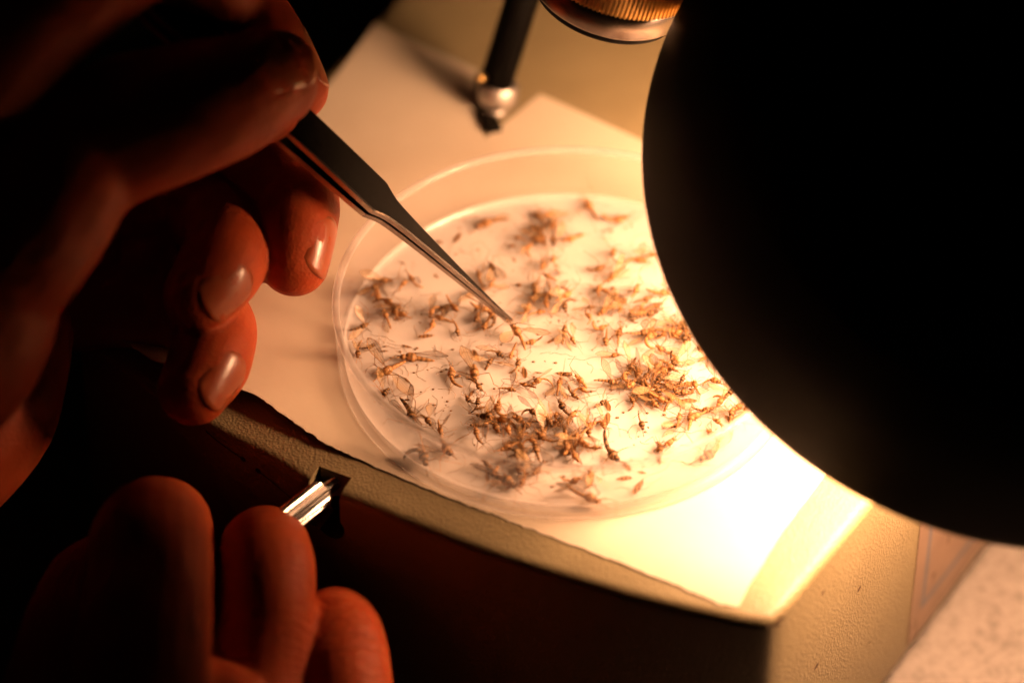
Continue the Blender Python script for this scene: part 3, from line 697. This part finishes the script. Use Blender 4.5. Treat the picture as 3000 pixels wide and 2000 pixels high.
def nail(hand_o, base, tip, dorsal, width, drop=.6):
    """base, tip: (px, py, t) of the nail's middle line; dorsal in view axes; laid on the finger's surface"""
    bv = bvh_of(hand_o); b0, t0 = base, tip; dv = nrm(R_*dorsal[0] + U_*dorsal[1] + N_*dorsal[2]); ax_ = nrm(t0-b0); dv = nrm(dv - ax_*np.dot(dv, ax_)); sd = np.cross(ax_, dv)
    L = np.linalg.norm(t0-b0); nu, nv = 12, 12; g_ = np.zeros((nu+1, nv+1, 3)); last = {}
    for j in range(nv+1):
        b_ = (j/nv - .5)*2
        for i in range(nu+1):
            a_ = i/nu
            end = L*(.66 + .34*math.sqrt(max(0, 1 - b_*b_*.92))); beg = L*.14*(1 - math.sqrt(max(0, 1 - b_*b_*.95))) * 1.3
            c = b0 + ax_*(beg + (end-beg)*a_) + sd*(b_*width*(1 - .10*(1-a_)))
            hit, no, _, _ = bv.ray_cast(Vector((c + dv*14)*S), Vector(-dv), .03)
            h_ = np.dot(np.array(hit)/S - b0, dv) if hit is not None else None
            if h_ is None or (a_ > .8 and j in last and h_ < last[j] - drop): h_ = last.get(j, 0) - .10
            last[j] = h_; g_[i, j] = c + dv*(h_ - np.dot(c - b0, dv))
    hgt = (g_ - b0) @ dv
    for _ in range(6):                                                    # smooth the heights
        h2 = hgt.copy(); h2[1:-1] = (hgt[:-2]+hgt[2:]+2*hgt[1:-1])/4; h2[:, 1:-1] = (h2[:, :-2]+h2[:, 2:]+2*h2[:, 1:-1])/4; hgt = h2
    vs = []; fs = []
    for lay in (1, 0):
        for i in range(nu+1):
            for j in range(nv+1):
                b_ = (j/nv-.5)*2; p = g_[i, j]; p = p + dv*(hgt[i, j] - np.dot(p-b0, dv)); vs.append(p + dv*((.24*(1-b_**4*.85) - .14*(i == 0)) if lay else -.35))
    st = nv+1; K = (nu+1)*st
    for i in range(nu):
        for j in range(nv): a0 = i*st+j; fs += [(a0, a0+1, a0+st+1, a0+st), (K+a0+st, K+a0+st+1, K+a0+1, K+a0)]
    for i in range(nu): fs += [(i*st, (i+1)*st, K+(i+1)*st, K+i*st), ((i+1)*st+nv, i*st+nv, K+i*st+nv, K+(i+1)*st+nv)]
    for j in range(nv): fs += [(j+1, j, K+j, K+j+1), (nu*st+j, nu*st+j+1, K+nu*st+j+1, K+nu*st+j)]
    o = obj('nail', vs, fs, m_nail, hand_o)
    bm = bmesh.new(); bm.from_mesh(o.data); bmesh.ops.recalc_face_normals(bm, faces=bm.faces); bm.to_mesh(o.data); bm.free(); return o

RIGHT = [
    dict(j=[(-250, 900, 56, 17.5), (20, 700, 56, 14.7), (230, 445, 48, 13.0), (500, 335, 46, 12.0), (655, 285, 42, 11.2), (775, 234, 36, 9.4)], flat=.92, up=(-.2, .3, 1)),          # thumb
    dict(j=[(-200, 300, 58, 14), (60, 60, 58, 12), (430, -160, 50, 9.6), (650, -10, 28, 8.6), (768, 130, 23, 8.2), (862, 256, 19, 6.4)], up=(.8, .5, -.2)),                         # forefinger
    dict(j=[(-200, 520, 12, 14), (60, 420, 4, 11), (620, 410, -14, 9.2), (838, 545, 5, 8.4), (865, 660, 13, 7.9), (862, 765, 15, 6.6)], up=(.9, 0, .3)),                              # middle
    dict(j=[(-200, 720, 8, 14), (60, 640, 0, 10.5), (540, 620, -6, 9.0), (665, 700, 12, 8.3), (640, 790, 22, 8.0), (580, 868, 26, 6.5)], up=(.75, -.1, .6)),                          # ring
    dict(j=[(-200, 920, 4, 13), (60, 900, -3, 9.5), (480, 900, 0, 8.2), (620, 945, 14, 7.7), (615, 1050, 22, 7.7), (568, 1140, 26, 6.6)], up=(.8, .1, .6)),                           # little
    dict(j=[(30, 980, 12, 11.7), (-60, 1200, 20, 14.5), (-350, 1350, 28, 23)]),                                                                                                            # heel of the hand
    dict(j=[(-50, 820, 52, 14.0), (-180, 1000, 58, 17.5), (-500, 1150, 60, 24.5)])]
right = hand('hand', 'hand at the upper left gripping the tweezers between thumb and forefinger', RIGHT,                                                                                                        # ball of the thumb
    [(-60, 600, 8, 20), (-150, 850, 8, 22), (450, 770, -6, 9.5), (300, 780, -8, 10), (760, 300, 31, 7.5)],
    [(500, 335, 58, 8, .3), (250, 690, 45, 6, .5), (880, 520, 14, 5, .5), (690, 690, 20, 5, .5), (650, 930, 20, 5, .6), (800, 330, 44, 8, .3)])
for k, f0, over, dv_, wd in ((0, .0, .78, (.12, .15, 1), 6.0), (1, .10, .55, (1, .5, .1), 3.8), (2, -.05, .60, (1, .02, .42), 4.6), (3, 0, .62, (.85, -.05, .62), 4.7), (4, 0, .62, (.9, .05, .6), 4.1)):
    p0, p1 = P(*RIGHT[k]['j'][-2][:3]), P(*RIGHT[k]['j'][-1][:3]); nail(right, p0 + (p1-p0)*f0, p1 + nrm(p1-p0)*RIGHT[k]['j'][-1][3]*over, dv_, wd, 1.0 if k == 0 else .6)

left = hand('hand', 'hand at the lower left with bent fingers pinching the fluted chrome rod', [
    dict(j=[(300, 2450, 71, 13), (400, 2050, 61, 11.7), (438, 1710, 49, 10.8), (440, 1598, 43, 10.6), (470, 1560, 29, 9.4), (520, 1690, 11, 8.0), (590, 1740, 5, 7)]),               # forefinger
    dict(j=[(700, 2450, 53, 12.4), (755, 2050, 41, 9.8), (782, 1730, 39, 8.6), (780, 1640, 35, 8.4), (775, 1612, 25, 8.0), (770, 1660, 7, 7.4), (760, 1750, 1, 6.6)]),                # middle
    dict(j=[(1020, 2500, 47, 11.4), (1015, 2200, 42, 9.5), (1000, 1960, 37, 8.7), (988, 1866, 32, 8.4), (975, 1855, 23, 7.8), (940, 1950, 13, 7), (920, 2050, 9, 6.4)]),              # ring
    dict(j=[(150, 2500, 51, 14), (200, 2000, 41, 11), (300, 1720, 29, 9.5), (470, 1770, 11, 8.6), (620, 1710, 5, 7.4)])],                                                           # thumb
    [(560, 2215, 49, 17.5), (850, 2330, 43, 15)],
    [(445, 1560, 51, 9, .5), (790, 1570, 35, 8, 1.), (800, 1500, 25, 7, 1.), (1030, 1820, 40, 8, 1.), (1000, 1740, 31, 6, 1.)])

# ------------------------------------------------------------------ fluted chrome rod between the fingers
q0, q1 = P(800, 1556, 32.4), P(946, 1441, 23.5); ra = nrm(q1 - q0); LR = np.linalg.norm(q1 - q0)
rod = empty('fluted_rod', q0); tag(rod, 'short fluted chrome rod with ribbed tip poking into the slot of the stand', 'metal rod')
xx_, yy_, aa_ = frame_of(ra); vs = []; fs = []; nf = 22; n4 = nf*4
for r_a, r_b, h_ in [(2.3, 2.2, -5), (2.6, 2.3, -4.5), (2.6, 2.3, LR-.5), (2.2, 2.1, LR)]:
    for k in range(n4):
        t = 2*math.pi*k/n4; vs.append(q0 + aa_*h_ + (xx_*math.cos(t)+yy_*math.sin(t))*(r_a, (r_a*2+r_b)/3, r_b, (r_a*2+r_b)/3)[k % 4])
for i in range(3):
    for k in range(n4): fs.append((i*n4+k, i*n4+(k+1) % n4, (i+1)*n4+(k+1) % n4, (i+1)*n4+k))
fs.append(tuple(range(n4))[::-1]); fs.append(tuple(range(3*n4, 4*n4)))
obj('fluted_grip', vs, fs, m_chrome, rod, smooth=False)
pr = [(1.25, 0)]
for k in range(9): pr += [(1.25, .15 + k*.55), (1.05, .35 + k*.55), (1.05, .5 + k*.55), (1.25, .62 + k*.55)]
pr += [(1.0, 5.5), (.6, 5.8)]
vs, fs = capped(pr, q1 + ra*.02, ra, 28); obj('ribbed_tip', vs, fs, m_chrome, rod)
